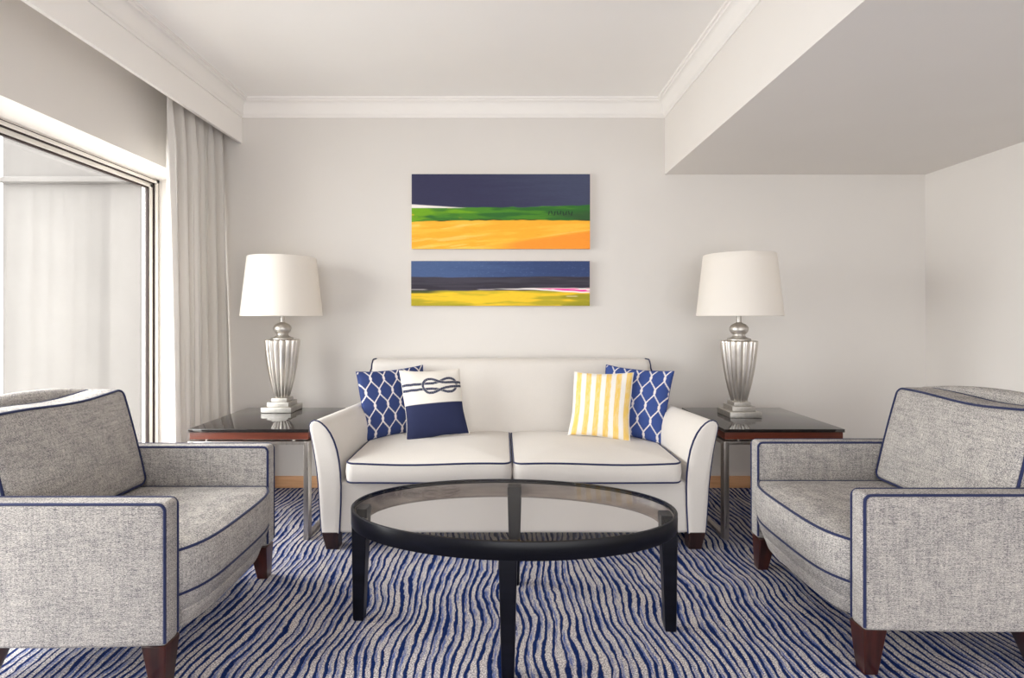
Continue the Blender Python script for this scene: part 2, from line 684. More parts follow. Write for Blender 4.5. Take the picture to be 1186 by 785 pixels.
cornice('trim_2', [(X_PL, YR, 1, 0), (X_PL, YB, 1, -1)])
cornice('trim_3', [(X_PL, YB, 1, -1), (X_BK, YB, -1, -1)])
cornice('trim_4', [(X_BK, YB, -1, -1), (X_BK, YR, -1, 0)])

# skirting
sk = MB()
sk.box((XW, YB - 0.014, 0.0), (XR - 0.014, YB, 0.078), 0.004)
struct(sk.build('baseboard_back', M['oak']))
sk = MB()
sk.box((XR - 0.014, YR, 0.0), (XR, YB - 0.014, 0.078), 0.004)
struct(sk.build('baseboard_right', M['oak']))


# sliding window
def bar(mb, a, b):
    mb.box(a, b, 0.002)


def window(name, frame_boxes, gasket_boxes, sill_boxes, pane_boxes):
    w = bpy.data.objects.new(name, None)
    COL.objects.link(w)
    struct(w)
    mb = MB()
    for a, b in frame_boxes:
        mb.box(a, b, 0.003)
    mb.build('window_frame', M['alu_white'], w)
    mb = MB()
    for a, b in gasket_boxes:
        mb.box(a, b)
    mb.build('gasket', M['gasket'], w, smooth=False)
    mb = MB()
    for a, b in sill_boxes:
        mb.box(a, b, 0.002)
    mb.build('sash', M['alu_white'], w)
    for a, b in pane_boxes:
        mb = MB()
        mb.box(a, b)
        mb.build('pane', M['pane'], w, smooth=False)
    return w


fx0, fx1 = XF - 0.09, XF
fr = [((fx0, WY1 - 0.028, 0), (fx1, WY1, Z_SOF)), ((fx0, WY0, 0), (fx1, WY0 + 0.028, Z_SOF)),
      ((fx0, WY0, Z_SOF - 0.028), (fx1, WY1, Z_SOF)), ((fx0, WY0, 0), (fx1, WY1, 0.028)),
      ((fx0, 1.90, 0.028), (fx1 - 0.02, 1.96, Z_SOF - 0.028))]
ga = [((fx0 + 0.01, WY1 - 0.034, 0.03), (fx1 - 0.012, WY1 - 0.028, Z_SOF - 0.03)),
      ((fx0 + 0.01, WY0 + 0.03, Z_SOF - 0.034), (fx1 - 0.012, WY1 - 0.03, Z_SOF - 0.028)),
      ((fx1 - 0.046, WY1 - 0.070, 0.06), (fx1 - 0.030, WY1 - 0.058, Z_SOF - 0.06)),
      ((fx1 - 0.046, WY0 + 0.06, Z_SOF - 0.068), (fx1 - 0.030, WY1 - 0.06, Z_SOF - 0.056)),
      ((XF - 0.0005, WY1 - 0.012, 0.03), (XF + 0.0012, WY1 - 0.008, Z_SOF - 0.03)),
      ((XF - 0.0005, WY0 + 0.03, Z_SOF - 0.012), (XF + 0.0012, WY1 - 0.008, Z_SOF - 0.008))]
sa = [((fx0 + 0.015, WY1 - 0.058, 0.03), (fx1 - 0.022, WY1 - 0.034, Z_SOF - 0.03)),
      ((fx0 + 0.015, WY0 + 0.03, Z_SOF - 0.058), (fx1 - 0.022, WY1 - 0.034, Z_SOF - 0.034)),
      ((fx0 + 0.015, WY0 + 0.03, 0.03), (fx1 - 0.022, WY1 - 0.034, 0.075))]
pa = [((XF - 0.055, 1.96, 0.07), (XF - 0.049, WY1 - 0.06, Z_SOF - 0.06)),
      ((XF - 0.055, WY0 + 0.03, 0.07), (XF - 0.049, 1.90, Z_SOF - 0.06))]
window('window_1', fr, ga, sa, pa)

# balcony: slab, side screen wall with a moulded ledge
sbox('floor_balcony', (-4.3, YR - 2.5, -0.16), (-2.36, 5.2, -0.06), M['slab'])
YP = 4.0
sbox('wall_balcony', (-3.86, YP, -0.06), (-2.36, YP + 0.15, 3.1), M['render'])
lg = MB()
rings = []
zc_, hh, dd = 2.195, 0.026, 0.05
prof = [(math.sin(2 * PI * i / 20), math.cos(2 * PI * i / 20)) for i in range(20)]
for x, s in ((-3.875, 0.05), (-3.868, 0.5), (-3.852, 0.85), (-3.825, 1.0), (-2.37, 1.0)):
    rings.append([(x, YP - 0.0 + dd * s * max(-1, min(1, 1.2 * a)), zc_ + hh * s * max(-1, min(1, 1.2 * b))) for a, b in prof])
lg.loft(rings)
lg.build('ledge', M['render'], bpy.data.objects['wall_balcony'])
M['render_ledge'] = M['render']


# ------------------------------------------------------------------ sofa
def build_sofa():
    cx = 0.055
    s = thing('sofa', 'ivory two-seat sofa with navy piping standing against the back wall', 'sofa', (cx, 2.98, 0))
    yo = -2.98
    Y = lambda y: y + yo
    # base
    b = MB()
    b.rbox((0, Y(2.985), 0.200), (0.872, 0.415, 0.130), 0.022, (8, 4, 2), 4)
    b.build('base', M['white_fabric'], s)
    # backrest: leaning slab with softly rolled top

    def lean(w):
        t = (w.z + 0.39) / 0.78
        w = Vector(w)
        w.y += 0.115 * t + 0.02 * t * t - 0.06
        w.z += 0.004 * math.cos(w.x / 0.9 * PI / 2)
        w.y -= 0.012 * (1 - (w.x / 0.9) ** 2) * math.sin(PI * min(1, max(0, t)))
        return w
    bk = MB()
    bk.rbox((0, Y(3.285), 0.483), (0.897, 0.068, 0.39), 0.045, (14, 2, 8), 5, lean)
    back = bk.build('backrest', M['white_fabric'], s)
    for sx in (-1, 1):
        pp = MB()
        path = []
        for i in range(14):
            z = -0.30 + 0.62 * i / 13
            path.append(Vector((sx * 0.893, -0.058, z)))
        for i in range(1, 9):
            a = PI / 2 * i / 8
            path.append(Vector((sx * 0.888, -0.058 + 0.045 * (1 - math.cos(a)), 0.32 + 0.068 * math.sin(a))))
        path.append(Vector((sx * 0.888, 0.06, 0.386)))
        pp.tube([lean(p) + Vector((0, Y(3.285), 0.483)) for p in path], 0.0045)
        pp.build('piping', M['navy_piping'], back)
    # arms
    prof = [(-.945, .08), (-.950, .14), (-.956, .22), (-.962, .32), (-.970, .40), (-.982, .48), (-.995, .55), (-1.004, .59),
            (-1.006, .612), (-.998, .628), (-.983, .635), (-.965, .632), (-.947, .621), (-.925, .600), (-.905, .572),
            (-.887, .535), (-.872, .49), (-.862, .44), (-.855, .38), (-.852, .31), (-.853, .22), (-.857, .14), (-.860, .08)]

    def sm(t):
        t = max(0.0, min(1.0, t))
        return t * t * (3 - 2 * t)

    def arm_pt(x, z, y, sx):
        t = (y - 2.55) / 0.72
        x2 = x + 0.105 * t * sm((z - 0.25) / 0.38)
        return (sx * -x2 if sx > 0 else x2, Y(y), z)
    for sx in (-1, 1):
        mb = MB()
        rings = []
        pcx = sum(p[0] for p in prof) / len(prof)
        pcz = sum(p[1] for p in prof) / len(prof)
        for y, sc in [(2.548, 0.5), (2.548, 0.9), (2.550, 0.96), (2.556, 0.99), (2.566, 1.0)] + [(2.566 + 0.70 * i / 10, 1.0) for i in range(1, 11)]:
            ring = []
            for x, z in prof:
                # inset from the edge toward a leaf spine so the narrow face keeps its shape
                spx = -0.905 - 0.06 * sm((z - 0.3) / 0.3)
                k = (1 - sc)
                xx = x + (spx - x) * k
                zz = z + (0.36 - z) * k * 0.06
                ring.append(arm_pt(xx, zz, y, sx))
            rings.append(ring)
        mb.loft(rings)
        arm = mb.build('arm', M['white_fabric'], s, angle=60)
        pp = MB()
        path = [arm_pt(x, z, 2.554, sx) for x, z in prof]
        dense = []
        for i in range(len(path) - 1):
            a, c = Vector(path[i]), Vector(path[i + 1])
            dense += [a, a.lerp(c, 0.5)]
        dense.append(Vector(path[-1]))
        pp.tube(dense, 0.0048)
        pp.build('piping', M['navy_piping'], arm)
    # seat cushions
    for x0, x1 in ((-0.828, -0.010), (-0.004, 0.828)):
        out = rrect(x0, x1, Y(2.528), Y(3.235), 0.045, 6, 12)

        def sag(w, x0=x0, x1=x1):
            w = Vector(w)
            u = (w.x - x0) / (x1 - x0)
            w.z += 0.004 * math.sin(u * 7.0 + x0 * 5) * max(0, min(1, (w.z - 0.34) / 0.09))
            w.y -= 0.006 * math.sin(PI * max(0, min(1, u)))
            return w
        cu = soft_slab(out, 0.332, 0.432, 0.016, 0.034, 0.0, 0.004, deform=sag)
        c = cu.build('seat_cushion', M['white_fabric'], s, angle=60)
        for z in (0.4275, 0.3365):
            pp = MB()
            pp.tube([sag(Vector((p[0], p[1], z))) for p in offset_path(out, -0.0035)], 0.0046, True)
            pp.build('piping', M['navy_piping'], c)
    # feet
    for sx in (-1, 1):
        for y in (2.585, 3.36):
            tapered_leg((sx * 0.905, Y(y)), (sx * 0.895, Y(y)), 0.082, 0.062, 0.0, 0.086).build('foot', M['dark_feet'], s)
    return s


build_sofa()


# ------------------------------------------------------------------ armchairs
def build_armchair():
    c = thing('armchair', 'grey tweed armchair with navy piping in front of the window, facing right', 'armchair', (-1.02, 1.945, 0))
    HY = 0.378                     # half width
    AT = 0.068                     # arm thickness
    ZA, Z0 = 0.583, 0.146
    for sy in (-1, 1):
        def adef(w):
            w = Vector(w)
            # underside bows down a little between the legs
            if w.z < 0:
                w.z -= 0.008 * math.sin(PI * max(0, min(1, (w.x + 0.4) / 0.8))) * min(1, -w.z / 0.2)
            return w
        mb = MB()
        mb.rbox((-0.40, sy * (HY - AT / 2), (ZA + Z0) / 2), (0.40, AT / 2, (ZA - Z0) / 2), 0.017, (10, 2, 8), 4, adef)
        arm = mb.build('arm', M['tweed'], c)
        rc = 0.022
        for side in (-1, 1):
            pp = MB()
            y = sy * (HY - AT / 2) + side * (AT / 2 - 0.0035)
            path = [(-0.79, y, ZA - 0.004), (-0.4, y, ZA - 0.004), (-rc - 0.004, y, ZA - 0.004)]
            for i in range(1, 7):
                a = PI / 2 * i / 6
                path.append((-rc - 0.004 + rc * math.sin(a), y, ZA - 0.004 - rc + rc * math.cos(a)))
            path += [(-0.004, y, 0.45), (-0.004, y, 0.30), (-0.004, y, Z0 + 0.012)]
            pp.tube(path, 0.0048)
            pp.build('piping', M['navy_piping'], arm)
    # seat front bows forward
    hi = HY - AT - 0.002
    BOW = 0.052

    def outline(x_back, inset=0.0):
        pts = []
        n = 26
        for i in range(n + 1):
            t = -1 + 2 * i / n
            y = t * (hi - inset)
            x = BOW * (1 - abs(t) ** 5.0) - 0.004 - inset * 0.9 + 0.008 * (1 - t * t)
            pts.append((x, y))
        pts += [(-0.1, hi - inset), (-0.3, hi - inset), (x_back, hi - inset), (x_back, 0.15), (x_back, 0), (x_back, -0.15),
                (x_back, -(hi - inset)), (-0.3, -(hi - inset)), (-0.1, -(hi - inset))]
        return pts
    out = outline(-0.60)
    rings = []
    o_lo = [(x - (0.045 if x > -0.09 else 0), y) for x, y in out]
    for t, zz in ((0, 0.145), (0.15, 0.163), (0.5, 0.20), (0.56, 0.206), (0.62, 0.212), (1.0, 0.264)):
        tt = t + (-0.10 if t == 0.56 else 0)
        rings.append([(a[0] + (b[0] - a[0]) * tt, a[1], zz) for a, b in zip(o_lo, out)])
    mb = MB()
    mb.loft(rings)
    mb.build('seat_rail', M['tweed'], c, angle=50)
    cu = soft_slab(out, 0.262, 0.414, 0.022, 0.022, 0.0, 0.006)
    seat = cu.build('seat_cushion', M['tweed'], c, angle=60)
    for z in (0.4085, 0.2675):
        pp = MB()
        pp.tube([(p[0], p[1], z) for p in offset_path(out, -0.005)], 0.0048, True)
        pp.build('piping', M['navy_piping'], seat)
    # back frame: leaning, arched top

    def bdef(w):
        w = Vector(w)
        t = (w.z + 0.34) / 0.68
        w.x -= 0.13 * t - 0.06
        v = w.y / 0.372
        if w.z > 0:
            w.z += 0.040 * (1 - v * v) * min(1, w.z / 0.3)
        w.x -= 0.030 * (1 - v * v)
        return w
    mb = MB()
    mb.rbox((-0.715, 0, 0.482), (0.036, 0.372, 0.34), 0.028, (2, 14, 10), 4, bdef)
    mb.build('backrest', M['tweed'], c)
    # loose back cushion
    TH = 0.075

    def cdef(w):
        w = Vector(w)
        v, u = w.y / 0.305, w.z / 0.205
        bul = max(0, 1 - v * v) * max(0, 1 - u * u)
        w.x += (0.022 if w.x > 0 else -0.0) * bul
        if w.z > 0:
            w.z += -0.010 * (1 - v * v) * u - 0.012 * math.sin(v * 4.0 + 0.6) * u * 0.35
        # outward swell of the edges between the corners
        w.y *= 1 + 0.015 * (1 - u * u)
        t = (w.z + 0.205) / 0.41
        w.x -= 0.105 * t
        return w
    cc = Vector((-0.590, 0, 0.630))
    mb = MB()
    mb.rbox(cc, (TH, 0.305, 0.205), 0.030, (3, 16, 12), 4, cdef)
    cush = mb.build('back_cushion', M['tweed'], c)
    for fx in (TH - 0.008, -(TH - 0.008)):
        pp = MB()
        loop = rrect(-0.300, 0.300, -0.200, 0.200, 0.030, 6, 14)
        pp.tube([cdef(Vector((fx, p[0], p[1]))) + cc for p in loop], 0.0048, True)
        pp.build('piping', M['navy_piping'], cush)
    # legs
    for sy in (-1, 1):
        tapered_leg((-0.042, sy * (HY - 0.043)), (-0.032, sy * (HY - 0.034)), 0.076, 0.044, 0.0, 0.147).build('leg', M['mahogany'], c)
        tapered_leg((-0.548, sy * (HY - 0.042)), (-0.595, sy * (HY - 0.040)), 0.066, 0.040, 0.0, 0.147).build('leg', M['mahogany'], c)
    return c


chair = build_armchair()
chair['group'] = 'pair of grey tweed armchairs'
chair_b = copy_tree(chair)
chair_b.location = (1.15, 2.025, 0)
chair_b.rotation_euler = (0, 0, PI)
chair_b['label'] = 'grey tweed armchair with navy piping at right, facing left toward the coffee table'


# ------------------------------------------------------------------ coffee table
def build_coffee_table():
    t = thing('coffee_table', 'oval ebony coffee table with clear glass top and three visible front legs', 'coffee table',
              (0.035, 1.94, 0), math.radians(-3.4))
    A, B = 0.604, 0.316
    n = 96

    def ell(da, z):
        return [((A - da) * math.cos(2 * PI * i / n), (B - da) * math.sin(2 * PI * i / n), z) for i in range(n)]
    mb = MB()
    zt = 0.442
    sec = [(0.001, zt - .060), (0.0, zt - .058), (0.0, zt - .002), (0.001, zt - .0005), (0.003, zt), (0.009, zt), (0.010, zt - .001),
           (0.010, zt - .0095), (0.014, zt - .0095), (0.014, zt - .060)]
    mb.grid_faces([ell(d, z) for d, z in sec], close_u=True, close_v=True)
    mb.build('rim', M['ebony'], t, angle=40)
    ir = MB()
    ir.grid_faces([ell(d, z) for d, z in [(0.0142, zt - .014), (0.018, zt - .030), (0.030, zt - .045), (0.054, zt - .051), (0.058, zt - .053),
                                          (0.058, zt - .060), (0.0142, zt - .060)]], close_u=True, close_v=True)
    ir.build('inner_ring', M['ring'], t, angle=40)
    gl = MB()
    gl.loft([ell(0.0115, zt - .009), ell(0.0105, zt - .008), ell(0.0105, zt - .0018), ell(0.0115, zt - .0008)])
    gl.build('glass_top', M['table_glass'], t, angle=30)
    for a in (0, PI / 2, PI, 1.5 * PI):
        x, y = (A - 0.0305) * math.cos(a), (B - 0.0305) * math.sin(a)
        xb, yb = (A - 0.023) * math.cos(a), (B - 0.023) * math.sin(a)
        tapered_leg((x, y), (xb, yb), 0.060, 0.040, 0.0, 0.425).build('leg', M['ebony'], t)
    return t


ct = build_coffee_table()
ct['label'] = 'oval ebony coffee table with inset clear glass top in front of the sofa'


# ------------------------------------------------------------------ side tables
def build_side_table():
    t = thing('side_table', 'black-topped side table left of the sofa, beside the curtain', 'side table', (-1.305, 2.972, 0))
    hx, hy = 0.310, 0.315
    mb = MB()
    mb.box((-hx, -hy, 0.553), (hx, hy, 0.570), 0.002)
    mb.build('table_top', M['black_glass'], t)
    mb = MB()
    mb.box((-hx + 0.006, -hy + 0.006, 0.516), (hx - 0.006, hy - 0.006, 0.5525), 0.002)
    ap = mb.build('apron', M['apron'], t)
    for sx in (-1, 1):
        for sy in (-1, 1):
            p = MB()
            p.lathe([(0.009, 0.505), (0.009, 0.517)], 16, (sx * (hx - 0.085), sy * (hy - 0.030), 0))
            p.build('spacer', M['steel'], ap)
    w, zt = 0.026, 0.506
    for sx in (-1, 1):
        x0, x1 = sorted((sx * hx, sx * (hx - w)))
        mb = MB()
        # closed rectangular loop in the depth direction
        mb.box((x0, -hy, 0), (x1, -hy + 0.045, zt), 0.0015)
        mb.box((x0, hy - 0.045, 0), (x1, hy, zt), 0.0015)
        mb.box((x0, -hy + 0.044, 0), (x1, hy - 0.044, 0.020), 0.0015)
        mb.box((x0, -hy + 0.044, zt - 0.020), (x1, hy - 0.044, zt), 0.0015)
        mb.build('leg_frame', M['steel'], t)
    for sy in (-1, 1):
        y0, y1 = sorted((sy * hy, sy * (hy - 0.045)))
        mb = MB()
        mb.box((-hx + w, y0, zt - 0.016), (hx - w, y1, zt), 0.0015)
        mb.build('cross_rail', M['steel'], t)
    return t


st = build_side_table()
st['group'] = 'pair of side tables flanking the sofa'
st_b = copy_tree(st)
st_b.location = (1.447, 2.972, 0)
st_b['label'] = 'black-topped side table right of the sofa, behind the right armchair'


# ------------------------------------------------------------------ table lamps
def build_lamp():
    t = thing('table_lamp', 'silver fluted urn lamp with white shade on the left side table', 'table lamp', (-1.354, 3.185, 0.570))
    for i, (h, z0, z1) in enumerate(((0.0905, 0.0, 0.033), (0.066, 0.033, 0.061), (0.048, 0.061, 0.082))):
        mb = MB()
        mb.box((-h, -h, z0), (h, h, z1), 0.0025)
        mb.build('plinth_step', M['silver_plain'], t)

    def flute(a, z):
        return 0.885 + 0.115 * abs(math.cos(8 * a)) ** 0.8
    prof = [(0.030, 0.0815), (0.041, 0.083), (0.044, 0.090), (0.052, 0.115), (0.061, 0.150), (0.071, 0.195), (0.081, 0.250), (0.090, 0.310),
            (0.097, 0.365), (0.1015, 0.410), (0.1025, 0.428), (0.1025, 0.434), (0.098, 0.437), (0.060, 0.437)]
    mb = MB()
    mb.lathe(prof, 256, mod=flute)
    mb.build('urn', M['silver'], t, angle=50)
    mb = MB()
    pr = [(0.064, 0.4365), (0.066, 0.439), (0.066, 0.446), (0.063, 0.449), (0.050, 0.452), (0.039, 0.458), (0.034, 0.467), (0.034, 0.472)]
    c0, rb, rz = 0.504, 0.0525, 0.036
    for i in range(1, 20):
        a = -PI / 2 + PI * i / 20
        if rb * math.cos(a) > 0.030:
            pr.append((rb * math.cos(a) ** 0.8, c0 + rz * math.sin(a)))
    pr += [(0.018, c0 + rz), (0.0145, c0 + rz + 0.004)]
    mb.lathe(pr, 48)
    mb.build('neck', M['silver_plain'], t, angle=50)
    mb = MB()
    mb.lathe([(0.0135, 0.540), (0.0135, 0.640), (0.008, 0.645), (0.008, 0.70)], 24)
    mb.build('stem', M['silver_plain'], t)
    mb = MB()
    z0, z1, r0, r1 = 0.582, 0.938, 0.236, 0.198
    n = 72
    th = 0.004
    sec = [(r0 - th, z0), (r0 - th / 2, z0 - 0.001), (r0, z0 + 0.001)] + \
          [(r0 + (r1 - r0) * i / 10, z0 + (z1 - z0) * i / 10) for i in range(1, 10)] + \
          [(r1, z1 - 0.001), (r1 - th / 2, z1 + 0.001), (r1 - th, z1)] + \
          [(r1 - th + (r0 - r1) * i / 10, z1 + (z0 - z1) * i / 10) for i in range(1, 10)]
    mb.grid_faces([[(r * math.cos(2 * PI * j / n), r * math.sin(2 * PI * j / n), z) for j in range(n)] for r, z in sec], True, True)
    sh = mb.build('lamp_shade', M['shade'], t, angle=50)
    mb = MB()
    mb.tube([(0.045 * math.cos(a), 0.045 * math.sin(a), 0.70) for a in [2 * PI * i / 24 for i in range(24)]], 0.002, True, 6)
    for k in range(3):
        a = 2 * PI * k / 3 + 0.4
        mb.tube([(0.006 * math.cos(a), 0.006 * math.sin(a), 0.70), (0.12 * math.cos(a), 0.12 * math.sin(a), 0.80),
                 (0.201 * math.cos(a), 0.201 * math.sin(a), 0.885)], 0.002, False, 6)
    mb.build('spider', M['silver_plain'], sh)
    return t


lamp = build_lamp()
lamp['group'] = 'pair of silver table lamps'
lamp_b = copy_tree(lamp)
lamp_b.location = (1.385, 3.035, 0.570)
lamp_b['label'] = 'silver fluted urn lamp with white shade on the right side table'


# ------------------------------------------------------------------ painted / printed colour fields
def hash2(ix, iy, seed):
    h = (ix.astype(np.int64) * 374761393 + iy.astype(np.int64) * 668265263 + seed * 1274126177) & 0x7fffffff
    h = ((h ^ (h >> 13)) * 1274126177) & 0x7fffffff
    return ((h ^ (h >> 16)) & 0xffff) / 65535.0


def vnoise(x, y, seed=0):
    x = np.asarray(x, float) + 100
    y = np.asarray(y, float) + 100
    x, y = np.broadcast_arrays(x, y)
    ix, iy = np.floor(x), np.floor(y)
    fx, fy = x - ix, y - iy
    fx, fy = fx * fx * (3 - 2 * fx), fy * fy * (3 - 2 * fy)
    a, b = hash2(ix, iy, seed), hash2(ix + 1, iy, seed)
    c, d = hash2(ix, iy + 1, seed), hash2(ix + 1, iy + 1, seed)
    return (a * (1 - fx) + b * fx) * (1 - fy) + (c * (1 - fx) + d * fx) * fy


def fbm(x, y, seed=0):
    return 0.55 * vnoise(x, y, seed) + 0.3 * vnoise(x * 2.1, y * 2.1, seed + 7) + 0.15 * vnoise(x * 4.3, y * 4.3, seed + 13)


def sst(x, a, b):
    t = np.clip((x - a) / (b - a), 0, 1)
    return t * t * (3 - 2 * t)


def mixc(m, a, b):
    m = np.asarray(m)[..., None]
    return a * (1 - m) + b * m


def C3(r, g_, b):
    return np.array([lin(r), lin(g_), lin(b)])


def art_big(u, v):
    """u to the right, v down, both 0..1"""
    br = fbm(u * 5, v * 40, 1)
    sky = mixc(sst(u + (1 - v) * 0.6 + 0.3 * br, 0.9, 1.7), C3(54, 54, 84), C3(68, 74, 100))
    col_ = sky
    top = 0.445 - 0.035 * sst(u, 0.55, 1.0) + 0.012 * np.sin(u * 9) * 0.4 + 0.012 * (vnoise(u * 30, v * 0, 3) - 0.5)
    bot = 0.635 - 0.012 * u - 0.014 * np.sin(u * PI) + 0.01 * (vnoise(u * 24, v * 0, 4) - 0.5)
    green = mixc(sst(fbm(u * 6, v * 26, 5) + 0.20 * (1 - u), 0.45, 0.75), C3(46, 104, 42), C3(74, 134, 38))
    green = mixc(sst(fbm(u * 7 + 3, v * 16, 6) - 1.25 * np.abs(v - 0.51) * 4 + (0.34 - u) * 1.6, 0.35, 0.65), green, C3(112, 166, 30))
    green = mixc(sst(u + 0.25 * fbm(u * 8, v * 20, 8) - 2.5 * np.abs(v - 0.55), 0.82, 1.02), green, C3(48, 88, 46))
    green = mixc(sst(fbm(u * 14, v * 46, 16), 0.70, 0.8) * sst(0.3 - u, 0, 0.1), green, C3(196, 180, 40))
    col_ = mixc(sst(v, top - 0.006, top + 0.006), col_, green)
    # white sliver
    wt = 0.405 + 0.05 * (u / 0.31)
    white = (sst(v, wt - 0.006, wt + 0.004) * sst(0.452 - v, -0.004, 0.004) * sst(0.315 - u, -0.01, 0.01))
    col_ = mixc(white, col_, C3(244, 238, 232))
    # signature strokes
    sg = np.zeros_like(u)
    for k in range(9):
        cx = 0.77 + 0.016 * k
        sg = np.maximum(sg, sst(0.0045 - np.abs(u - cx - 0.10 * (v - 0.52) * (1 if k % 2 else -1)), 0, 0.002) *
                        sst(0.030 - np.abs(v - 0.52 + 0.006 * math.sin(k * 2.1)), 0, 0.006))
    col_ = mixc(sg * 0.8, col_, C3(22, 34, 34))
    dk = sst(0.010 - np.abs(v - bot + 0.004), 0, 0.006) * sst(vnoise(u * 11, v * 0, 9), 0.35, 0.6)
    yel = mixc(sst(fbm(u * 6, (v + u * 0.15) * 22, 10), 0.4, 0.7), C3(250, 178, 50), C3(252, 192, 66))
    yel = mixc(0.6 * sst(fbm(u * 5, (v + u * 0.30) * 30, 11), 0.62, 0.74) * sst(0.5 - u, 0, 0.2), yel, C3(255, 214, 116))
    ol = 0.92 - 0.30 * (u - 0.5) + 0.03 * (vnoise(u * 8, v * 0, 12) - 0.5)
    yel = mixc(sst(v - ol, -0.02, 0.03) * sst(u, 0.42, 0.62), yel, C3(252, 154, 50))
    yel = mixc(0.5 * sst(0.010 - np.abs(v - ol + 0.012), 0, 0.008) * sst(u, 0.5, 0.9), yel, C3(255, 214, 120))
    col_ = mixc(sst(v, bot - 0.004, bot + 0.004), col_, yel)
    col_ = mixc(dk * 0.75, col_, C3(40, 48, 24))
    return col_


def art_small(u, v):
    br = fbm(u * 4, v * 18, 21)
    blue = mixc(sst(u + 0.4 * br, 0.3, 1.2), C3(72, 94, 138), C3(48, 66, 110))
    blue = mixc(0.3 * sst(fbm(u * 90, v * 40, 22), 0.66, 0.76), blue, C3(92, 112, 152))
    dark = mixc(sst(br, 0.3, 0.7), C3(66, 62, 74), C3(50, 46, 58))
    h = 0.355 + 0.008 * np.sin(u * 6) + 0.012 * (vnoise(u * 14, v * 0, 23) - 0.5)
    c = mixc(sst(v, h - 0.012, h + 0.012), blue, dark)
    yel = mixc(sst(fbm(u * 5, v * 16, 24) - 0.9 * np.abs(v - 0.72) + 0.2 * sst(u, 0.2, 0.5) * sst(0.75 - u, 0, 0.2), 0.25, 0.6), C3(180, 164, 36), C3(238, 198, 44))
    yel = mixc(sst(fbm(u * 4 + 5, v * 10, 25) + 0.35 * sst(v, 0.8, 1.0) + 0.45 * sst(u, 0.78, 0.95), 0.75, 1.0), yel, C3(158, 150, 34))
    gl = 0.66 + 0.03 * sst(0.2 - u, 0, 0.2) + 0.025 * sst(u, 0.85, 1.0) + 0.012 * (vnoise(u * 16, v * 0, 26) - 0.5)
    c = mixc(sst(v, gl - 0.012, gl + 0.016), c, yel)
    ov = sst(0.2 - u, 0, 0.12) * sst(0.05 - np.abs(v - 0.69), 0, 0.04)
    c = mixc(ov, c, C3(72, 84, 40))
    # white and pink streak at right
    wu = 0.585 + 0.018 * sst(0.75 - u, 0, 0.4) + 0.010 * (vnoise(u * 22, v * 0, 27) - 0.5) + 0.02
    wl = wu + 0.020 + 0.085 * sst(u, 0.55, 1.0)
    w = sst(v, wu - 0.008, wu + 0.008) * sst(wl - v, -0.008, 0.008) * sst(u, 0.42, 0.60)
    c = mixc(w, c, C3(246, 240, 234))
    pk = sst(v, wu + 0.004, wu + 0.016) * sst(wl - 0.028 - v, -0.008, 0.008) * sst(u, 0.62, 0.66) * sst(fbm(u * 12, v * 30, 28), 0.22, 0.34)
    c = mixc(pk, c, C3(236, 58, 158))
    lw = sst(0.010 - np.abs(v - 0.637), 0, 0.008) * np.maximum(sst(0.10 - u, 0, 0.04), sst(0.06 - np.abs(u - 0.42), 0, 0.03))
    c = mixc(lw * 0.85, c, C3(214, 206, 206))
    sl = sst(0.012 - np.abs(v - 0.785), 0, 0.01) * sst(0.04 - np.abs(u - 0.90), 0, 0.02)
    return mixc(sl * 0.8, c, C3(244, 222, 180))


def add_print(me, colors):
    at = me.color_attributes.new('print', 'FLOAT_COLOR', 'POINT')
    at.data.foreach_set('color', np.concatenate([colors, np.ones((len(colors), 1))], 1).astype(np.float32).ravel())


def painting(label, x0, x1, z0, z1, fn, nx, nz):
    t = thing('painting', label, 'painting', ((x0 + x1) / 2, YB, (z0 + z1) / 2), 0, 'paintings above the sofa')
    w, h, d = (x1 - x0) / 2, (z1 - z0) / 2, 0.036
    mb = MB()
    mb.box((-w, -d + 0.001, -h), (w, -0.0005, h), 0.003)
    mb.build('stretcher', M['canvas_side'], t)
    rows, us, vs = [], [], []
    for j in range(nz + 1):
        row = []
        for i in range(nx + 1):
            u, v = i / nx, j / nz
            row.append((-w + 2 * w * u, -d, h - 2 * h * v))
            us.append(u)
            vs.append(v)
        rows.append(row)
    mb = MB()
    mb.grid_faces(rows)
    o = mb.build('canvas', M['canvas'], t)
    add_print(o.data, fn(np.array(us), np.array(vs)))
    return t


painting('larger abstract canvas with navy sky, green band and orange field, hung above', -0.604, 0.582, 1.596, 2.094, art_big, 330, 140)
painting('smaller abstract canvas with blue and charcoal sky over mustard field, hung below', -0.607, 0.580, 1.218, 1.516, art_small, 330, 90)


# ------------------------------------------------------------------ throw pillows
def trellis(base, line):
    def fn(u, v):
        P, Q, A = 0.094, 0.41, 0.0590
        s = np.sin(2 * PI * (v + 0.04) / Q)
        sh = np.sign(s) * np.abs(s) ** 0.8
        # triangular-ish swing that lingers at the links
        w = np.arcsin(0.96 * s) / (PI / 2) * 0.35 + 0.65 * s
        m = np.zeros_like(u)
        for k in range(-2, 13):
            x = k * P + 0.02 + (A if k % 2 else -A) * w
            m = np.maximum(m, sst(0.0105 - np.abs(u - x) * 0.88, 0, 0.004))
        cb = mixc(0.5 * fbm(u * 6, v * 6, 31), base, base * 1.25)
        return mixc(m, cb, line)
    return fn


def stripes(u, v):
    x = u + 0.006 * (fbm(u * 3, v * 24, 41) - 0.5)
    f = np.mod((x - 0.045) / 0.170, 1.0)
    m = sst(f, 0.0, 0.03) * sst(0.55 - f, 0, 0.03)
    thr = 0.8 + 0.2 * sst(fbm(u * 60, v * 14, 42), 0.35, 0.6)
    return mixc(m * thr, C3(230, 226, 220), C3(232, 196, 108))


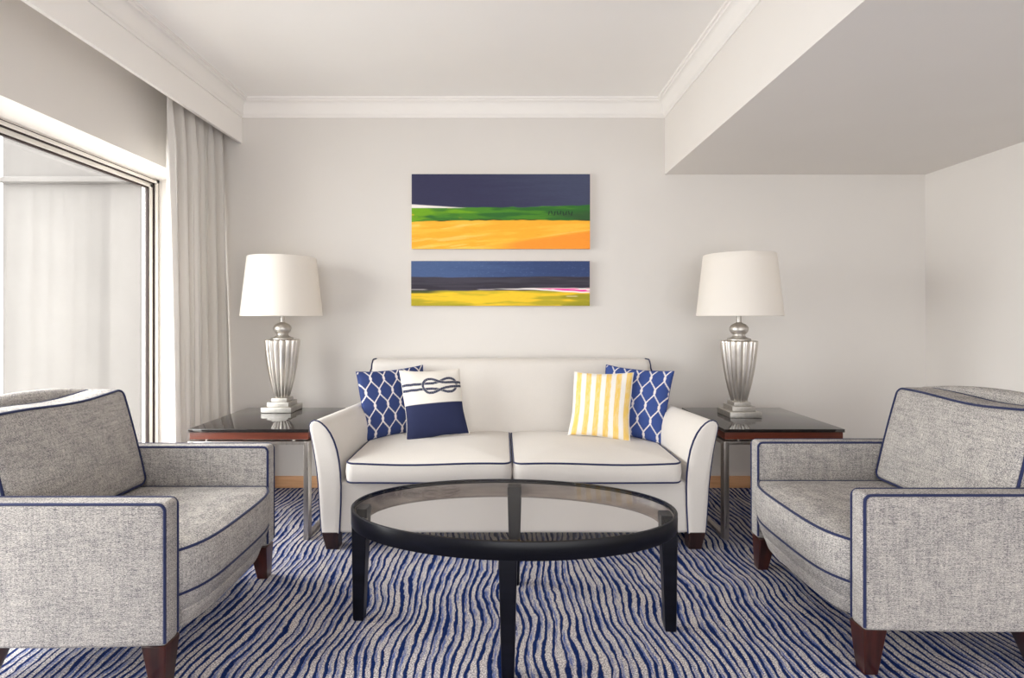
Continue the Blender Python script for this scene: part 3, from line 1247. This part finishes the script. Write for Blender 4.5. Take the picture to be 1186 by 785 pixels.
KNOT_A = [(0, .770), (.12, .778), (.24, .785), (.36, .790), (.46, .792), (.54, .797), (.61, .812), (.67, .835), (.73, .855), (.79, .862), (.85, .848),
          (.895, .815), (.915, .765), (.90, .710), (.86, .665), (.80, .645), (.73, .650), (.66, .672), (.58, .695), (.48, .706), (.36, .708),
          (.24, .703), (.12, .697), (0, .690)]
KNOT_B = [(1, .778), (.93, .784), (.86, .790), (.78, .795), (.70, .797), (.63, .812), (.57, .838), (.51, .858), (.45, .862), (.395, .845),
          (.355, .808), (.340, .755), (.355, .702), (.395, .660), (.45, .645), (.52, .652), (.59, .675), (.66, .700), (.74, .716), (.84, .722), (.93, .722), (1, .720)]


def smooth_poly(P, n=6):
    P = [np.array(p) for p in P]
    out = []
    for i in range(len(P) - 1):
        a, b, c, d = P[max(0, i - 1)], P[i], P[i + 1], P[min(len(P) - 1, i + 2)]
        for k in range(n):
            t = k / n
            out.append(0.5 * (2 * b + (c - a) * t + (2 * a - 5 * b + 4 * c - d) * t * t + (3 * b - a - 3 * c + d) * t ** 3))
    out.append(P[-1])
    return out


def knot(u, v):
    c = mixc(0.4 * fbm(u * 5, v * 5, 51), C3(224, 219, 211), C3(216, 211, 203))
    c = mixc(sst(0.49 - v, -0.004, 0.004), c, np.broadcast_to(C3(38, 44, 76), c.shape))
    for P in (KNOT_A, KNOT_B):
        Q = smooth_poly(P)
        dist = np.full_like(u, 9.0)
        arc = np.zeros_like(u)
        L = 0.0
        for a, b in zip(Q[:-1], Q[1:]):
            d = b - a
            ln = np.hypot(*d)
            t = np.clip(((u - a[0]) * d[0] + (v - a[1]) * d[1]) / (ln * ln), 0, 1)
            e = np.hypot(u - a[0] - t * d[0], v - a[1] - t * d[1])
            sd = ((u - a[0]) * d[1] - (v - a[1]) * d[0]) / ln
            near = e < dist
            arc = np.where(near, L + t * ln + 0.5 * sd, arc)
            dist = np.where(near, e, dist)
            L += ln
        rope = sst(0.021 - dist, 0, 0.004)
        halo = sst(0.027 - dist, 0, 0.003)
        tw = sst(np.abs(np.mod(arc / 0.026, 1.0) - 0.5), 0.33, 0.42)
        rc = mixc(tw * 0.55, np.broadcast_to(C3(30, 36, 62), c.shape), C3(150, 152, 168))
        c = mixc(halo * 0.5, c, C3(222, 216, 210))
        c = mixc(rope, c, rc)
    return c


def pillow(label, w, h, th, fn, back_mat, place, edge_mat=None, n=130, slump=0.0, lift=0.0):
    """square cushion, pinched corners; local x right, z up, front faces -y, base at z = 0"""
    loc, yaw, leanx, roll = place
    t = thing('throw_pillow', label, 'pillow', loc)
    t.rotation_mode = 'XYZ'
    t.rotation_euler = (Matrix.Rotation(yaw, 4, 'Z') @ Matrix.Rotation(leanx, 4, 'X') @ Matrix.Rotation(roll, 4, 'Y')).to_euler('XYZ')

    def surf(u, v, side):
        a, b = 2 * u - 1, 2 * v - 1
        x = w / 2 * a * (1 - 0.070 * (1 - b * b)) * (1 + 0.01 * math.sin(5 * b))
        z = h / 2 * b * (1 - 0.070 * (1 - a * a))
        e = max(0.0, (1 - a * a) * (1 - b * b))
        y = side * th / 2 * (e ** 0.42) * (1 + 0.04 * math.sin(3.1 * a + 2 * b))
        y += side * 0.0025 * math.sin(9 * a * b) * (1 - e)
        z -= slump * th * 0.12 * e
        # one top corner pulled up: lift > 0 right, lift < 0 left
        z += abs(lift) * (1 + b) / 2 * (1 + (a if lift > 0 else -a)) / 2
        return (x, y, z + h / 2)
    us, vs, rows = [], [], []
    for j in range(n + 1):
        # cluster samples a little toward the border
        vv = 0.5 - 0.5 * math.cos(PI * j / n) if False else j / n
        row = []
        for i in range(n + 1):
            row.append(surf(i / n, vv, -1))
            us.append(i / n)
            vs.append(vv)
        rows.append(row)
    mb = MB()
    mb.grid_faces(rows)
    f = mb.build('front_cover', M['print'], t, angle=180)
    add_print(f.data, fn(np.array(us), np.array(vs)))
    m = 40
    mb = MB()
    mb.grid_faces([[surf(i / m, j / m, 1) for i in range(m + 1)] for j in range(m + 1)])
    b = mb.build('back_cover', back_mat, t, angle=180)
    path = [surf(i / 30, 0, 1) for i in range(30)] + [surf(1, i / 30, 1) for i in range(30)] + \
           [surf(1 - i / 30, 1, 1) for i in range(30)] + [surf(0, 1 - i / 30, 1) for i in range(30)]
    mb = MB()
    mb.tube(path, 0.0022, True, 6)
    mb.build('seam', edge_mat or back_mat, t)
    return t


R = math.radians
NAVY, LINE = C3(46, 60, 106), C3(222, 216, 214)
pillow('navy pillow with white trellis, leaning on the left arm behind the knot pillow', 0.422, 0.405, 0.13, trellis(NAVY, LINE), M['navy_cotton'],
       ((-0.615, 3.075, 0.440), R(29), R(-14), R(-3)), M['navy_cotton'])
pillow('white over navy pillow printed with a rope knot', 0.355, 0.385, 0.12, knot, M['cream_cotton'],
       ((-0.365, 2.955, 0.452), R(12), R(-17), R(-6)), M['cream_cotton'], lift=-0.034)
pillow('yellow and white striped pillow on the right seat cushion', 0.345, 0.370, 0.12, stripes, M['cream_cotton'],
       ((0.546, 2.945, 0.454), R(-12), R(-16), R(4)), M['cream_cotton'], lift=0.026)
pillow('navy pillow with white trellis, behind the yellow striped pillow', 0.41, 0.405, 0.13, trellis(C3(54, 74, 132), LINE), M['navy_cotton'],
       ((0.732, 3.015, 0.442), R(-30), R(-14), R(5)), M['navy_cotton'], lift=0.018)
for o in list(COL.objects):
    if o.name.startswith('throw_pillow') and 'trellis' in o['label']:
        o['group'] = 'navy trellis pillows'


# ------------------------------------------------------------------ curtain
def build_curtain():
    t = thing('curtain', 'long pale linen curtain hanging in pleats beside the window', 'curtain', (-1.86, 3.16, 0))
    y0, y1 = -0.315, 0.302
    nu, nv = 260, 50
    random.seed(5)
    folds = 6
    ph = [random.uniform(-0.35, 0.35) for _ in range(folds + 2)]
    am = [random.uniform(0.75, 1.2) for _ in range(folds + 2)]

    def pt(u, v):
        # v = 0 top, 1 bottom
        f = u * folds
        k = int(f)
        fr_ = f - k
        fr_ = fr_ * fr_ * (3 - 2 * fr_)
        p = ph[k] * (1 - fr_) + ph[k + 1] * fr_
        a = am[k] * (1 - fr_) + am[k + 1] * fr_
        open_ = 0.45 + 0.55 * min(1, v / 0.16)
        amp = 0.040 * a * open_
        s = math.sin(2 * PI * f + p + 0.5 * math.sin(v * 2.2 + k))
        x = amp * (abs(s) ** 0.75) * (1 if s > 0 else -1)
        # tight double pleats at the heading
        x += 0.012 * math.sin(4 * PI * f + 1.0) * max(0, 1 - v / 0.12)
        x += 0.040 * v
        y = y0 + (y1 - y0) * u + 0.011 * math.sin(4 * PI * f + p) * open_
        return (x, y, 2.50 - 2.485 * v)
    rows = [[pt(i / nu, (j / nv) ** 1.3) for i in range(nu + 1)] for j in range(nv + 1)]
    mb = MB()
    mb.grid_faces(rows)
    o = mb.build('drape', M['curtain'], t, angle=180)
    so = o.modifiers.new('thickness', 'SOLIDIFY')
    so.thickness = 0.0018
    mb = MB()
    mb.box((-0.012, y0 - 0.1, 2.505), (0.014, y1 + 0.02, 2.535), 0.002)
    mb.build('track', M['alu'], t)
    return t


build_curtain()
